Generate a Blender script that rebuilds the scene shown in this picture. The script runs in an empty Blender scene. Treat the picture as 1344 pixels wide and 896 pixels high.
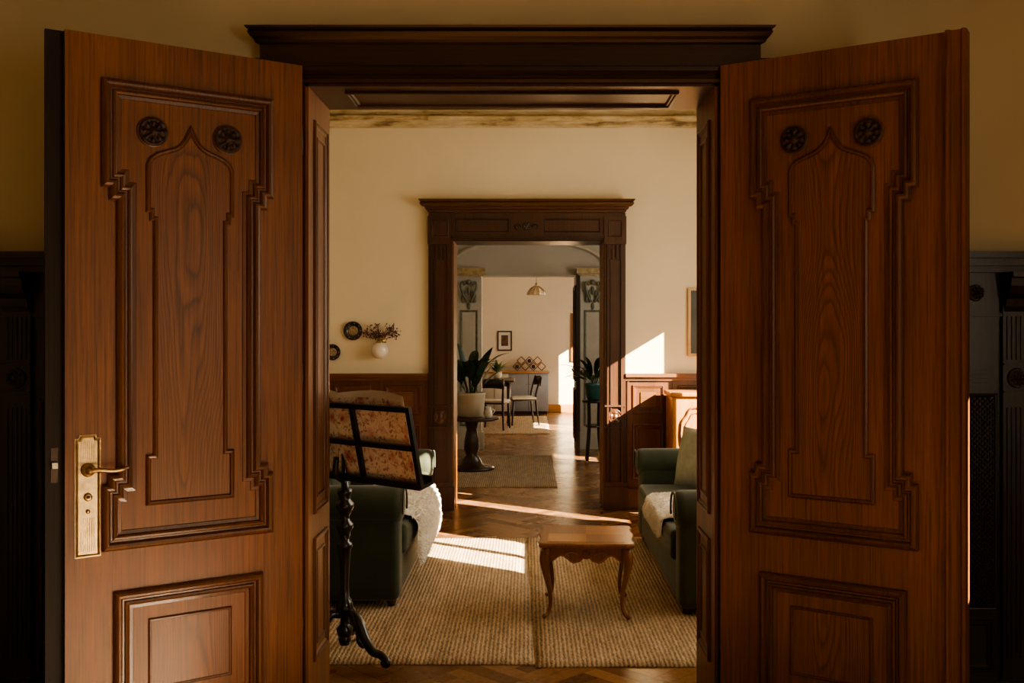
import bpy, bmesh, math, random
from mathutils import Vector, Matrix, noise
random.seed(7)
R=random.random
def U(a,b): return a+(b-a)*random.random()

# ---------------------------------------------------------------- materials
def newmat(name):
    m=bpy.data.materials.new(name); m.use_nodes=True
    nt=m.node_tree; b=nt.nodes['Principled BSDF']
    return m,nt,b
def coords(nt,scale=(1,1,1),rot=(0,0,0)):
    tc=nt.nodes.new('ShaderNodeTexCoord'); mp=nt.nodes.new('ShaderNodeMapping')
    mp.inputs['Scale'].default_value=scale; mp.inputs['Rotation'].default_value=rot
    nt.links.new(tc.outputs['Object'],mp.inputs['Vector']); return mp.outputs['Vector']
def noi(nt,vec,scale,detail=4,rough=.55,dist=0):
    n=nt.nodes.new('ShaderNodeTexNoise'); n.inputs['Scale'].default_value=scale
    n.inputs['Detail'].default_value=detail; n.inputs['Roughness'].default_value=rough
    n.inputs['Distortion'].default_value=dist
    nt.links.new(vec,n.inputs['Vector']); return n.outputs['Fac']
def ramp(nt,fac,stops):
    r=nt.nodes.new('ShaderNodeValToRGB'); e=r.color_ramp.elements
    while len(e)<len(stops): e.new(.5)
    for i,(p,c) in enumerate(stops):
        e[i].position=p; e[i].color=(c[0],c[1],c[2],1)
    nt.links.new(fac,r.inputs['Fac']); return r.outputs['Color']
def mix(nt,a,b,fac,mode='MIX'):
    n=nt.nodes.new('ShaderNodeMix'); n.data_type='RGBA'; n.blend_type=mode
    if isinstance(fac,(int,float)): n.inputs[0].default_value=fac
    else: nt.links.new(fac,n.inputs[0])
    for s,i in ((a,6),(b,7)):
        if isinstance(s,tuple): n.inputs[i].default_value=(s[0],s[1],s[2],1)
        else: nt.links.new(s,n.inputs[i])
    return n.outputs[2]
def bump(nt,b,h,strength=.3,dist=.01):
    n=nt.nodes.new('ShaderNodeBump'); n.inputs['Strength'].default_value=strength
    n.inputs['Distance'].default_value=dist
    nt.links.new(h,n.inputs['Height']); nt.links.new(n.outputs['Normal'],b.inputs['Normal'])
def sc(c,k): return tuple(min(1,x*k) for x in c)

def wood(name,c,axis='z',rough=.38,coat=.25,contrast=.48,fine=120):
    m,nt,b=newmat(name)
    s={'z':(1,1,.025),'x':(.025,1,1),'y':(1,.025,1)}[axis]
    v=coords(nt,s)
    f1=noi(nt,v,fine,5,.65,.1); f2=noi(nt,v,9,3,.5,.6); f3=noi(nt,coords(nt),1.6,3)
    c1=ramp(nt,f1,[(.32,sc(c,1-contrast)),(.5,c),(.72,sc(c,1+contrast*.7))])
    c2=ramp(nt,f2,[(.3,(.70,.66,.60)),(.65,(1.08,1.06,1.04))])
    c3=ramp(nt,f3,[(.3,(.80,.78,.76)),(.7,(1.15,1.15,1.15))])
    nt.links.new(mix(nt,mix(nt,c1,c2,.8,'MULTIPLY'),c3,.8,'MULTIPLY'),b.inputs['Base Color'])
    b.inputs['Roughness'].default_value=rough
    b.inputs['Coat Weight'].default_value=coat; b.inputs['Coat Roughness'].default_value=.3
    bump(nt,b,f1,.12,.003)
    return m
def plaque_wood(name,c,cx,cy,dx,dy):
    m,nt,b=newmat(name)
    tc=nt.nodes.new('ShaderNodeTexCoord')
    dot=nt.nodes.new('ShaderNodeVectorMath'); dot.operation='DOT_PRODUCT'
    nt.links.new(tc.outputs['Object'],dot.inputs[0]); dot.inputs[1].default_value=(dx,dy,0)
    sub=nt.nodes.new('ShaderNodeMath'); sub.operation='SUBTRACT'; nt.links.new(dot.outputs['Value'],sub.inputs[0]); sub.inputs[1].default_value=cx*dx+cy*dy
    n0=noi(nt,coords(nt,(1,1,.22)),3.2,2,.45,.1); n9=noi(nt,coords(nt,(1,1,.12)),30,3,.6)
    sq=nt.nodes.new('ShaderNodeMath'); sq.operation='MULTIPLY'; nt.links.new(sub.outputs[0],sq.inputs[0]); nt.links.new(sub.outputs[0],sq.inputs[1])
    k1=nt.nodes.new('ShaderNodeMath'); k1.operation='MULTIPLY'; nt.links.new(sq.outputs[0],k1.inputs[0]); k1.inputs[1].default_value=560
    k2=nt.nodes.new('ShaderNodeMath'); k2.operation='MULTIPLY_ADD'; nt.links.new(n0,k2.inputs[0]); k2.inputs[1].default_value=30; nt.links.new(n9,k2.inputs[2])
    s=nt.nodes.new('ShaderNodeMath'); s.operation='ADD'; nt.links.new(k1.outputs[0],s.inputs[0]); nt.links.new(k2.outputs[0],s.inputs[1])
    fr=nt.nodes.new('ShaderNodeMath'); fr.operation='FRACT'; nt.links.new(s.outputs[0],fr.inputs[0])
    f1=noi(nt,coords(nt,(1,1,.025)),120,5,.65)
    c1=ramp(nt,fr.outputs[0],[(.0,sc(c,.60)),(.25,sc(c,.94)),(.6,sc(c,1.13)),(.85,sc(c,1.05)),(1,sc(c,.60))])
    c2=ramp(nt,f1,[(.32,(.58,.54,.48)),(.7,(1.17,1.15,1.13))])
    nt.links.new(mix(nt,c1,c2,.9,'MULTIPLY'),b.inputs['Base Color'])
    b.inputs['Roughness'].default_value=.48; b.inputs['Coat Weight'].default_value=.08
    b.inputs['Coat Roughness'].default_value=.3
    bump(nt,b,f1,.1,.003)
    return m
def plain(name,c,rough=.6,metal=0,var=.2,nscale=8,bs=.0,sheen=0,coat=0,bscale=None):
    m,nt,b=newmat(name); v=coords(nt)
    f=noi(nt,v,nscale,4)
    nt.links.new(ramp(nt,f,[(.3,sc(c,1-var)),(.7,sc(c,1+var))]),b.inputs['Base Color'])
    b.inputs['Roughness'].default_value=rough; b.inputs['Metallic'].default_value=metal
    b.inputs['Sheen Weight'].default_value=sheen; b.inputs['Coat Weight'].default_value=coat
    if bs: bump(nt,b,noi(nt,v,bscale or nscale*6,3),bs,.005)
    return m

DOORC=(.200,.082,.023)
M_door=wood('door_oak',DOORC,'z',.50,.08)
M_door_h=wood('door_oak_horizontal',sc(DOORC,.8),'x',.42,.15)
M_mould=wood('door_moulding_oak',sc(DOORC,.64),'z',.40,.12)
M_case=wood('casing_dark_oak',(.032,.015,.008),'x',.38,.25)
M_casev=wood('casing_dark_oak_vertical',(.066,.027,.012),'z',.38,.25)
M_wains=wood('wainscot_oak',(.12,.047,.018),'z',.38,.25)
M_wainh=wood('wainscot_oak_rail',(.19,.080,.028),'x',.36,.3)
M_capw=wood('casing_cornice_oak',(.080,.034,.014),'x',.36,.3)
M_black=wood('ebonised_carved_wood',(.026,.018,.013),'z',.36,.2)
M_edge=wood('door_edge_dark',(.016,.010,.007),'z',.7,0)
M_gold=wood('honey_walnut',(.50,.24,.08),'x',.28,.5,.3)
M_goldd=wood('honey_walnut_dark',(.30,.13,.042),'y',.28,.5,.3)
M_leg=wood('table_leg_walnut',(.27,.115,.04),'z',.3,.5,.3)
M_bureau=wood('bureau_cherry',(.52,.23,.07),'z',.3,.4,.3)
M_tabledark=wood('dark_mahogany',(.05,.025,.015),'x',.35,.3)
M_blkmetal=plain('black_lacquer',(.009,.009,.010),.32,0,.2,20,0,0,.5)
M_brass=plain('aged_brass',(.46,.34,.18),.42,1,.3,30,.15)
M_steel=plain('worn_steel',(.30,.26,.20),.4,1,.2,30)
M_iron=plain('dark_hinge_iron',(.05,.03,.02),.4,.5,.2,30)
M_carv=plain('carved_dark_rosette',(.035,.015,.009),.4,0,.3,40,.2)

def plaster(name,c,var=.06):
    m,nt,b=newmat(name); v=coords(nt)
    f=noi(nt,v,.9,5,.6); f2=noi(nt,v,90,3)
    nt.links.new(ramp(nt,f,[(.3,sc(c,1-var)),(.7,sc(c,1+var))]),b.inputs['Base Color'])
    b.inputs['Roughness'].default_value=.85
    bump(nt,b,f2,.06,.003); return m
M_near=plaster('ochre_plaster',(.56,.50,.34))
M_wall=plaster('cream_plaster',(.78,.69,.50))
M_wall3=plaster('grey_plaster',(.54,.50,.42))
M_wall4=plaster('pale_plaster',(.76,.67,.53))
M_ceil=plaster('ceiling_plaster',(.72,.64,.48))
def cornice_mat():
    m,nt,b=newmat('worn_gilded_cornice'); v=coords(nt,(.25,1,1))
    f=noi(nt,v,11,6,.65)
    nt.links.new(ramp(nt,f,[(.36,(.22,.15,.07)),(.46,(.52,.41,.22)),(.62,(.70,.60,.40))]),b.inputs['Base Color'])
    b.inputs['Roughness'].default_value=.7; bump(nt,b,f,.2,.01); return m
M_corn=cornice_mat()
def parquet():
    m,nt,b=newmat('oak_parquet')
    g=nt.nodes.new('ShaderNodeNewGeometry')
    c0=ramp(nt,g.outputs['Random Per Island'],[(0,(.15,.070,.029)),(.5,(.26,.135,.057)),(1,(.38,.21,.095))])
    f=noi(nt,coords(nt),40,6,.7,.5); f2=noi(nt,coords(nt),2.2,4)
    c1=ramp(nt,f,[(.3,(.65,.6,.55)),(.7,(1.15,1.1,1.05))])
    nt.links.new(mix(nt,c0,c1,.8,'MULTIPLY'),b.inputs['Base Color'])
    rr=nt.nodes.new('ShaderNodeMapRange'); rr.inputs['To Min'].default_value=.14; rr.inputs['To Max'].default_value=.38
    nt.links.new(f2,rr.inputs['Value']); nt.links.new(rr.outputs['Result'],b.inputs['Roughness'])
    bump(nt,b,f,.06,.003); return m
M_parq=parquet()
M_gap=plain('floor_joint',(.03,.015,.008),.8)
def jute(name,c,px=.021,py=.03):
    m,nt,b=newmat(name)
    v=coords(nt)
    def wave(d,per,dist,ds):
        w=nt.nodes.new('ShaderNodeTexWave'); w.bands_direction=d
        w.inputs['Scale'].default_value=.314/per; w.inputs['Distortion'].default_value=dist
        w.inputs['Detail'].default_value=2; w.inputs['Detail Scale'].default_value=ds
        nt.links.new(v,w.inputs['Vector']); return w.outputs['Fac']
    wx=wave('X',px,2.6,3.5); n3=noi(nt,coords(nt,(1,.35,1)),75,3,.6)
    ad=nt.nodes.new('ShaderNodeMath'); ad.operation='MULTIPLY_ADD'
    nt.links.new(wx,ad.inputs[0]); ad.inputs[1].default_value=.50; 
    hf=nt.nodes.new('ShaderNodeMath'); hf.operation='MULTIPLY'; nt.links.new(n3,hf.inputs[0]); hf.inputs[1].default_value=.9
    nt.links.new(hf.outputs[0],ad.inputs[2])
    f=noi(nt,coords(nt,(1,.25,1)),16,5,.7); ff=noi(nt,v,130,3)
    c1=ramp(nt,ad.outputs[0],[(.26,sc(c,.30)),(.62,sc(c,.95)),(.95,sc(c,1.4))])
    c2=ramp(nt,f,[(.3,(.68,.62,.55)),(.7,(1.15,1.13,1.1))])
    c3=ramp(nt,ff,[(.3,(.75,.75,.75)),(.7,(1.18,1.18,1.18))])
    nt.links.new(mix(nt,mix(nt,c1,c2,.9,'MULTIPLY'),c3,.7,'MULTIPLY'),b.inputs['Base Color'])
    b.inputs['Roughness'].default_value=.95; bump(nt,b,ad.outputs[0],.5,.008); return m
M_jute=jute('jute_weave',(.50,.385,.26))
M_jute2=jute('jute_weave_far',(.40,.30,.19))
M_velvet=plain('green_velvet',(.024,.035,.014),.75,0,.3,5,.1,.25)
M_velvet2=plain('green_velvet_light',(.032,.044,.018),.8,0,.3,7,.1,.25)
M_fleece=plain('sheepskin_wool',(.95,.91,.83),.95,0,.05,14,0,.3)
M_fleeceg=plain('sheepskin_wool_beige',(.88,.82,.72),.95,0,.10,14,0,.3)
M_cush=plain('sage_linen',(.32,.33,.26),.9,0,.12,20,.2)
M_leaf=plain('leaf_dark_green',(.022,.050,.018),.4,0,.4,12)
M_leaf2=plain('leaf_light_green',(.14,.22,.08),.5,0,.3,14)
M_potc=plain('cream_ceramic',(.58,.51,.38),.5,0,.08,6)
M_pott=plain('teal_ceramic',(.03,.13,.12),.3,0,.15,8,0,0,.4)
M_white=plain('white_glass',(.82,.78,.68),.25,0,.03,6,0,0,.3)
M_pend=plain('amber_pendant_glass',(.60,.50,.34),.35,0,.1,6,0,0,.3)
M_page=plain('book_paper',(.82,.75,.66),.8,0,.05,20)
M_plate=plain('dark_plate',(.03,.022,.02),.3,0,.4,25,0,0,.5)
M_platem=plain('plate_motif',(.35,.27,.17),.5,0,.6,60)
M_dried=plain('dried_flower',(.17,.085,.09),.9,0,.5,60)
M_stem=plain('dried_stem',(.20,.13,.07),.9)
M_frl=wood('light_oak_frame',(.60,.40,.20),'z',.45,.1,.3)
M_art=plain('slate_print',(.085,.10,.09),.6,0,.2,4)
M_artb=plain('brown_print',(.12,.055,.035),.6,0,.6,14)
M_mat=plain('white_mount',(.75,.70,.60),.8,0,.03)
M_side=plain('grey_blue_lacquer',(.32,.34,.37),.45,0,.05)
M_sidec=plain('cream_lacquer',(.55,.49,.39),.45,0,.05)
M_pil=plain('pilaster_paint',(.58,.54,.44),.6,0,.1,5)
M_pild=plain('pilaster_green_stucco',(.20,.21,.15),.6,0,.3,20,.3)
M_gilt=plain('gilded_stucco',(.50,.38,.20),.5,.1,.3,25,.3)
M_seat=plain('white_seat',(.60,.53,.42),.7,0,.05)
def floral():
    m,nt,b=newmat('floral_paper'); v=coords(nt)
    vo=nt.nodes.new('ShaderNodeTexVoronoi'); vo.inputs['Scale'].default_value=12
    nt.links.new(v,vo.inputs['Vector'])
    n1=noi(nt,v,30,4,.6,1.8)
    c1=ramp(nt,vo.outputs['Distance'],[(.10,(.42,.16,.17)),(.20,(.66,.38,.37)),(.34,(.76,.60,.55)),(.42,(.80,.72,.65))])
    c2=ramp(nt,n1,[(.40,(.40,.24,.22)),(.45,(.90,.82,.78)),(.55,(1,1,1))])
    nt.links.new(mix(nt,c1,c2,.9,'MULTIPLY'),b.inputs['Base Color'])
    b.inputs['Roughness'].default_value=.6; return m
M_floral=floral()

# ---------------------------------------------------------------- builder
class B:
    def __init__(s,name): s.name=name; s.v=[]; s.f=[]; s.mi=[]; s.sm=[]; s.mats=[]
    def add(s,vs,fs,m,smooth=False):
        if m not in s.mats: s.mats.append(m)
        k=s.mats.index(m); o=len(s.v)
        s.v+= [tuple(v) for v in vs]
        for f in fs: s.f.append(tuple(i+o for i in f)); s.mi.append(k); s.sm.append(smooth)
    def box(s,x0,x1,y0,y1,z0,z1,m): s.fbox(lambda a,b,h:(a,h,b),x0,x1,z0,z1,y0,y1,m)
    def fbox(s,F,a0,a1,b0,b1,h0,h1,m):
        vs=[F(a,b,h) for h in (h0,h1) for b in (b0,b1) for a in (a0,a1)]
        s.add(vs,[(0,1,3,2),(4,6,7,5),(0,4,5,1),(2,3,7,6),(0,2,6,4),(1,5,7,3)],m)
    def rbox(s,x0,x1,y0,y1,z0,z1,r,m,seg=4,T=None,puff=0):
        bm=bmesh.new(); bmesh.ops.create_cube(bm,size=1)
        S=Vector((x1-x0,y1-y0,z1-z0)); C=Vector((x0+x1,y0+y1,z0+z1))/2
        for v in bm.verts: v.co=Vector((v.co.x*S.x,v.co.y*S.y,v.co.z*S.z))
        if puff: bmesh.ops.subdivide_edges(bm,edges=bm.edges[:],cuts=5,use_grid_fill=True)
        if puff:
            for v in bm.verts:
                a,b2,c=[2*v.co[i]/S[i] for i in range(3)]
                k=lambda p,q:(1-p*p)*(1-q*q)
                v.co.x+=math.copysign(puff*k(b2,c),a) if abs(a)>.99 else 0
                v.co.y+=math.copysign(puff*k(a,c),b2) if abs(b2)>.99 else 0
                v.co.z+=math.copysign(puff*k(a,b2),c) if abs(c)>.99 else 0
            sharp=[e for e in bm.edges if len(e.link_faces)==2 and e.calc_face_angle()>.8]
        else: sharp=bm.edges[:]
        bmesh.ops.bevel(bm,geom=sharp,offset=r,segments=seg,affect='EDGES',profile=.5,clamp_overlap=True)
        vs=[v.co+C for v in bm.verts]
        if T: vs=[T(v) for v in vs]
        bm.verts.index_update()
        s.add(vs,[[v.index for v in f.verts] for f in bm.faces],m,True); bm.free()
    def lathe(s,prof,c,m,seg=24,F=None,mod=None,cap=True):
        vs=[];fs=[]
        for (r,z) in prof:
            for k in range(seg):
                t=2*math.pi*k/seg; rr=r*(mod(t,z) if mod else 1)
                p=(rr*math.cos(t),rr*math.sin(t),z)
                vs.append(F(*p) if F else (c[0]+p[0],c[1]+p[1],c[2]+p[2]))
        for i in range(len(prof)-1):
            for k in range(seg):
                a=i*seg+k;b2=i*seg+(k+1)%seg
                fs.append((a,b2,b2+seg,a+seg))
        if cap:
            fs.append(tuple(range(seg))[::-1]); n=(len(prof)-1)*seg; fs.append(tuple(range(n,n+seg)))
        s.add(vs,fs,m,True)
    def tube(s,pts,rad,m,seg=8,smooth=3):
        P=[Vector(p) for p in pts]
        if not isinstance(rad,(list,tuple)): rad=[rad]*len(P)
        if smooth>1 and len(P)>2:
            Q=[];RR=[]
            for i in range(len(P)-1):
                p0=P[max(i-1,0)];p1=P[i];p2=P[i+1];p3=P[min(i+2,len(P)-1)]
                for j in range(smooth):
                    t=j/smooth
                    Q.append(.5*((2*p1)+(p2-p0)*t+(2*p0-5*p1+4*p2-p3)*t*t+(3*p1-p0-3*p2+p3)*t**3))
                    RR.append(rad[i]*(1-t)+rad[i+1]*t)
            Q.append(P[-1]);RR.append(rad[-1]);P=Q;rad=RR
        n=None;vs=[];fs=[]
        for i,p in enumerate(P):
            d=(P[min(i+1,len(P)-1)]-P[max(i-1,0)]).normalized()
            if n is None:
                n=d.orthogonal().normalized()
            n=(n-d*n.dot(d)); n=n.normalized() if n.length>1e-6 else d.orthogonal().normalized()
            b2=d.cross(n)
            for k in range(seg):
                t=2*math.pi*k/seg
                vs.append(p+(n*math.cos(t)+b2*math.sin(t))*rad[i])
        for i in range(len(P)-1):
            for k in range(seg):
                a=i*seg+k;c=i*seg+(k+1)%seg; fs.append((a,c,c+seg,a+seg))
        fs.append(tuple(range(seg))[::-1]); q=(len(P)-1)*seg; fs.append(tuple(range(q,q+seg)))
        s.add(vs,fs,m,True)
    def sweep(s,path,prof,F,m,closed=True):
        n=len(path); P=[Vector(p) for p in path]; out=[]
        for i in range(n):
            if closed or 0<i<n-1:
                d0=(P[i]-P[i-1]).normalized(); d1=(P[(i+1)%n]-P[i]).normalized()
            elif i==0: d0=d1=(P[1]-P[0]).normalized()
            else: d0=d1=(P[-1]-P[-2]).normalized()
            n0=Vector((-d0.y,d0.x)); n1=Vector((-d1.y,d1.x))
            out.append((n0+n1)/max(.35,1+n0.dot(n1)))
        k=len(prof); vs=[];fs=[]
        for i in range(n):
            for (o,h) in prof:
                q=P[i]+out[i]*o; vs.append(F(q.x,q.y,h))
        for i in range(n if closed else n-1):
            j=(i+1)%n
            for a in range(k-1): fs.append((i*k+a,i*k+a+1,j*k+a+1,j*k+a))
        s.add(vs,fs,m,False)
    def poly(s,path,h0,h1,F,m):
        n=len(path)
        vs=[F(a,b,h0) for a,b in path]+[F(a,b,h1) for a,b in path]
        fs=[tuple(range(n))[::-1],tuple(range(n,2*n))]+[(i,(i+1)%n,n+(i+1)%n,n+i) for i in range(n)]
        s.add(vs,fs,m,False)
    def rosette(s,F,u,z,r,m,h=.018,petals=8):
        rings=9;seg=48;vs=[];fs=[]
        for i in range(rings+1):
            q=i/rings; rr=r*q
            for k in range(seg):
                t=2*math.pi*k/seg
                if q>.85: hh=h*(.9 if q<.99 else 0)
                elif q<.28: hh=h*(1.1-q)
                else: hh=h*(.35+.55*abs(math.cos(petals*t/2))*math.sin((q-.25)/.6*math.pi))
                vs.append(F(u+rr*math.cos(t),z+rr*math.sin(t),hh))
        for i in range(rings):
            for k in range(seg):
                a=i*seg+k;c=i*seg+(k+1)%seg; fs.append((a,c,c+seg,a+seg))
        s.add(vs,fs,m,True)
    def ball(s,c,r,m,sq=(1,1,1),seg=12,rings=8):
        pr=[(max(1e-4,r*math.sin(math.pi*i/rings)),-r*math.cos(math.pi*i/rings)) for i in range(rings+1)]
        s.lathe(pr,c,m,seg,F=lambda x,y,z:(c[0]+x*sq[0],c[1]+y*sq[1],c[2]+z*sq[2]))
    def blade(s,base,az,L,w,lean,droop,m,n=10,pet=0.0):
        vs=[];fs=[];p=Vector(base);el=math.pi/2-lean
        d=Vector((math.cos(az),math.sin(az),0)); side=Vector((-d.y,d.x,0))
        for i in range(n+1):
            t=i/n
            if t<pet: ww=w*.10
            else:
                q=(t-pet)/(1-pet); ww=w*max(.04,math.sin(math.pi*min(1,(.06+.94*q**.8))))**.75
            up=Vector((0,0,1))
            fold=(d*-math.sin(el)+up*math.cos(el))*ww*.3
            vs+=[p-side*ww+fold,p.copy(),p+side*ww+fold]
            p=p+(d*math.cos(el)+up*math.sin(el))*(L/n); el-=droop/n*(1.6*t+.2)
        for i in range(n):
            a=i*3; fs+=[(a,a+1,a+4,a+3),(a+1,a+2,a+5,a+4)]
        s.add(vs,fs,m,True)
    def done(s,bevel=0):
        me=bpy.data.meshes.new(s.name); me.from_pydata(s.v,[],s.f)
        for m in s.mats: me.materials.append(m)
        me.polygons.foreach_set('material_index',s.mi); me.polygons.foreach_set('use_smooth',s.sm)
        me.update()
        bm=bmesh.new(); bm.from_mesh(me); bmesh.ops.recalc_face_normals(bm,faces=bm.faces); bm.to_mesh(me); bm.free()
        o=bpy.data.objects.new(s.name,me); bpy.context.collection.objects.link(o)
        return o
def rect(a0,a1,b0,b1): return [(a0,b0),(a1,b0),(a1,b1),(a0,b1)]
P_BIG=[(0,0),(0,.012),(.004,.017),(.010,.019),(.017,.017),(.020,.011),(.026,.011),(.030,.015),(.036,.014),(.040,.007),(.052,.004),(.056,0)]
P_DOOR=[(-.004,0),(-.004,.014),(.002,.022),(.010,.026),(.018,.024),(.023,.016),(.025,.010),(.031,.010),(.034,.016),(.041,.018),(.047,.014),(.050,.005),(.062,.003),(.064,0)]
P_MED=[(0,0),(0,.008),(.004,.012),(.010,.012),(.014,.006),(.020,.006),(.026,.002),(.028,0)]
P_SM=[(0,0),(0,.005),(.004,.008),(.009,.007),(.012,.002),(.014,0)]
def wallgrid(b,F,a0,a1,b0,b1,h0,h1,holes,m):
    A=sorted({a0,a1,*[x for h in holes for x in h[:2]]}); C=sorted({b0,b1,*[x for h in holes for x in h[2:]]})
    A=[a for a in A if a0<=a<=a1]; C=[c for c in C if b0<=c<=b1]
    for i in range(len(A)-1):
        for j in range(len(C)-1):
            ca=(A[i]+A[i+1])/2; cb=(C[j]+C[j+1])/2
            if any(h[0]<ca<h[1] and h[2]<cb<h[3] for h in holes): continue
            b.fbox(F,A[i],A[i+1],C[j],C[j+1],h0,h1,m)

# ---------------------------------------------------------------- layout (metres)
Y1,Y1b=3.98,4.35; OL,OR,OT=-.883,.752,2.525
Y2,Y2b=8.60,8.95; DL,DR,DT=-.651,.658,2.32
Y3,Y3b=13.0,13.2; EL,ER,ET=-.607,.637,2.24
Y4=18.6
XZ=lambda y0:(lambda a,b,h:(a,y0-h,b))
YZ=lambda x0,s=1:(lambda a,b,h:(x0+s*h,a,b))

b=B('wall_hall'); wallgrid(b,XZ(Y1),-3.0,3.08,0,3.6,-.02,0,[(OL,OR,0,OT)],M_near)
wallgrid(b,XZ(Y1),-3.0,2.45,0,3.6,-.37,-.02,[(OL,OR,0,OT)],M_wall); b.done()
b=B('wall_parlour_back'); wallgrid(b,XZ(Y2),-2.6,2.4,0,3.6,-.35,0,[(DL,DR,0,DT)],M_wall); b.done()
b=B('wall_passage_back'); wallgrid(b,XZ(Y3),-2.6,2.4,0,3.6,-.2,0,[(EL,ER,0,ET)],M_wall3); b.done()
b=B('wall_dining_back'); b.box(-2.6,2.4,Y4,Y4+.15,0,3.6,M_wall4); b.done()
b=B('wall_hall_left'); b.box(-3.15,-3.0,-2.5,Y1,0,3.6,M_near); b.done()
b=B('wall_hall_rear'); b.box(-3.15,3.15,-2.65,-2.5,0,3.6,M_near); b.done()
b=B('wall_hall_right'); WH=[(-1.3,.7,.9,2.6),(2.365,2.45,1.5,2.25)]  # the narrow opening is an added slit, aimed to sun the door's outer edge
wallgrid(b,YZ(3.0),-2.5,Y1,0,3.6,0,.08,WH,M_near); b.done()
b=B('wall_left'); 
b.box(-2.75,-2.6,Y1b,Y2,0,3.6,M_wall); b.box(-2.75,-2.6,Y2b,Y3,0,3.6,M_wall3); b.box(-2.75,-2.6,Y3b,Y4,0,3.6,M_wall4); b.done()
W2=[(4.57,5.48,1.48,2.6),(6.73,7.0,.95,2.5),(7.26,7.76,.75,2.30)]  # unseen openings, sized and placed to throw the sun patches on rug and wall
W3=[(10.5,10.95,.95,1.30)]; W4=[(13.9,14.8,.7,1.45),(17.3,18.3,.7,2.2)]  # out of view; cut so the sun lands on chosen floor and wall areas
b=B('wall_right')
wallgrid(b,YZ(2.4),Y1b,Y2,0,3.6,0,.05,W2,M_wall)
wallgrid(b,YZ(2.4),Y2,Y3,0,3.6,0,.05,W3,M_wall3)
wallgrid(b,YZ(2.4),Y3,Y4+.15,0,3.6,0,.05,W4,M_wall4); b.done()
def window(n,x,h,bars=1,t=.035):
    b=B('window_%d'%n); F=YZ(x)
    wallgrid(b,F,h[0]-.07,h[1]+.07,h[2]-.07,h[3]+.07,-.02,0,[h],M_mat)
    w=h[1]-h[0]
    for i in range(bars):
        c=h[0]+w*(i+1)/(bars+1); b.fbox(F,c-t/2,c+t/2,h[2],h[3],.0,.03,M_mat)
    b.fbox(F,h[0]-.1,h[1]+.1,h[2]-.1,h[2]-.07,-.08,0,M_mat); b.done()
window(1,3.0,WH[0],3)
for i,(h,nb,t) in enumerate([(W2[0],1,.07),(W2[1],0,0),(W2[2],0,0),(W3[0],0,0),(W4[0],1,.05),(W4[1],1,.05)]): window(i+2,2.4,h,nb,t)
b=B('ceiling'); b.box(-3.15,3.15,-2.65,Y1+.1,3.6,3.7,M_ceil); b.box(-2.75,2.5,Y1+.1,Y4+.15,3.52,3.62,M_ceil); b.done()

# floor with herringbone planks
b=B('floor'); b.box(-3.15,3.15,-2.65,Y4+.15,-.1,-.002,M_gap)
n=5; W=.088; c45=math.sqrt(.5); g=.0012
vs=[];fs=[]
def plank(x0,y0,x1,y1):
    pts=[]
    for (x,y) in ((x0+g/W,y0+g/W),(x1-g/W,y0+g/W),(x1-g/W,y1-g/W),(x0+g/W,y1-g/W)):
        X=(x-y)*c45*W; Y=(x+y)*c45*W; pts.append((X,Y+3.0,0))
    cx=sum(p[0] for p in pts)/4; cy=sum(p[1] for p in pts)/4
    if -2.9<cx<2.9 and -2.3<cy<18.5:
        o=len(vs); vs.extend(pts); fs.append((o,o+1,o+2,o+3))
for m_ in range(-9,10):
    for k in range(-70,190):
        x=k+m_*n; y=k-m_*n
        plank(x,y,x+n,y+1); plank(x,y+1,x+1,y+1+n)
b.add(vs,fs,M_parq); b.done()

# ---------------------------------------------------------------- near doorway trim
b=B('trim_doorway_casing')
F=XZ(Y1)
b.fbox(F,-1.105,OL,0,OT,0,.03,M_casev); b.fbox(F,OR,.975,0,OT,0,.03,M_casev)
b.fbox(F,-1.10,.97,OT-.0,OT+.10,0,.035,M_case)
def header(b,F,a0,a1,prof,m):
    vs=[];fs=[];k=len(prof)
    for a in (0,1):
        for (z,h) in prof:
            e=h-prof[0][1] if h>0 else 0
            vs.append(F(a0-e if a==0 else a1+e,z,h))
    for i in range(k-1): fs.append((i,i+1,k+i+1,k+i))
    for a in (0,1):
        o=a*k
        w=[F(a0 if a==0 else a1,prof[i][0],0) for i in range(k)]
        oo=len(vs); vs+=w
        for i in range(k-1): fs.append((o+i,o+i+1,oo+i+1,oo+i))
    b.add(vs,fs,m)
header(b,F,-1.045,.905,[(OT,.03),(OT,.045),(OT+.012,.05),(OT+.02,.045),(OT+.035,.04),(OT+.045,.055),(OT+.06,.058),(OT+.066,.045),(OT+.15,.045),(OT+.155,.06),(OT+.165,.065),(OT+.175,.075),(OT+.19,.085),(OT+.20,.08),(OT+.205,.09),(OT+.213,.095),(OT+.215,0)],M_case)
for (x0,s) in ((OL,1),(OR,-1)):
    F=YZ(x0,s)
    b.fbox(F,Y1-.03,Y1b+.02,0,OT,0,.012,M_door)
    Q=lambda a,bb,h,F=F:F(a,bb,h+.012)
    for (z0,z1) in ((.80,2.40),(.2,.70)):
        b.sweep(rect(Y1+.06,Y1b-.05,z0,z1),P_MED,Q,M_mould)
        b.sweep(rect(Y1+.11,Y1b-.10,z0+.06,z1-.06),P_SM,Q,M_mould)
F=lambda a,bb,h:(a,bb,OT-h)
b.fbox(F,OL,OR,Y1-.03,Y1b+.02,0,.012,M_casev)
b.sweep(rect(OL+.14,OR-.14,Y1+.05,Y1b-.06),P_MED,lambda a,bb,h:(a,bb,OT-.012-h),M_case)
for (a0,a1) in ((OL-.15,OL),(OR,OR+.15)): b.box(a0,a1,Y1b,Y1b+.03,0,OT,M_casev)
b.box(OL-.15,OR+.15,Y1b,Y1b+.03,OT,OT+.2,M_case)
b.done()

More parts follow.
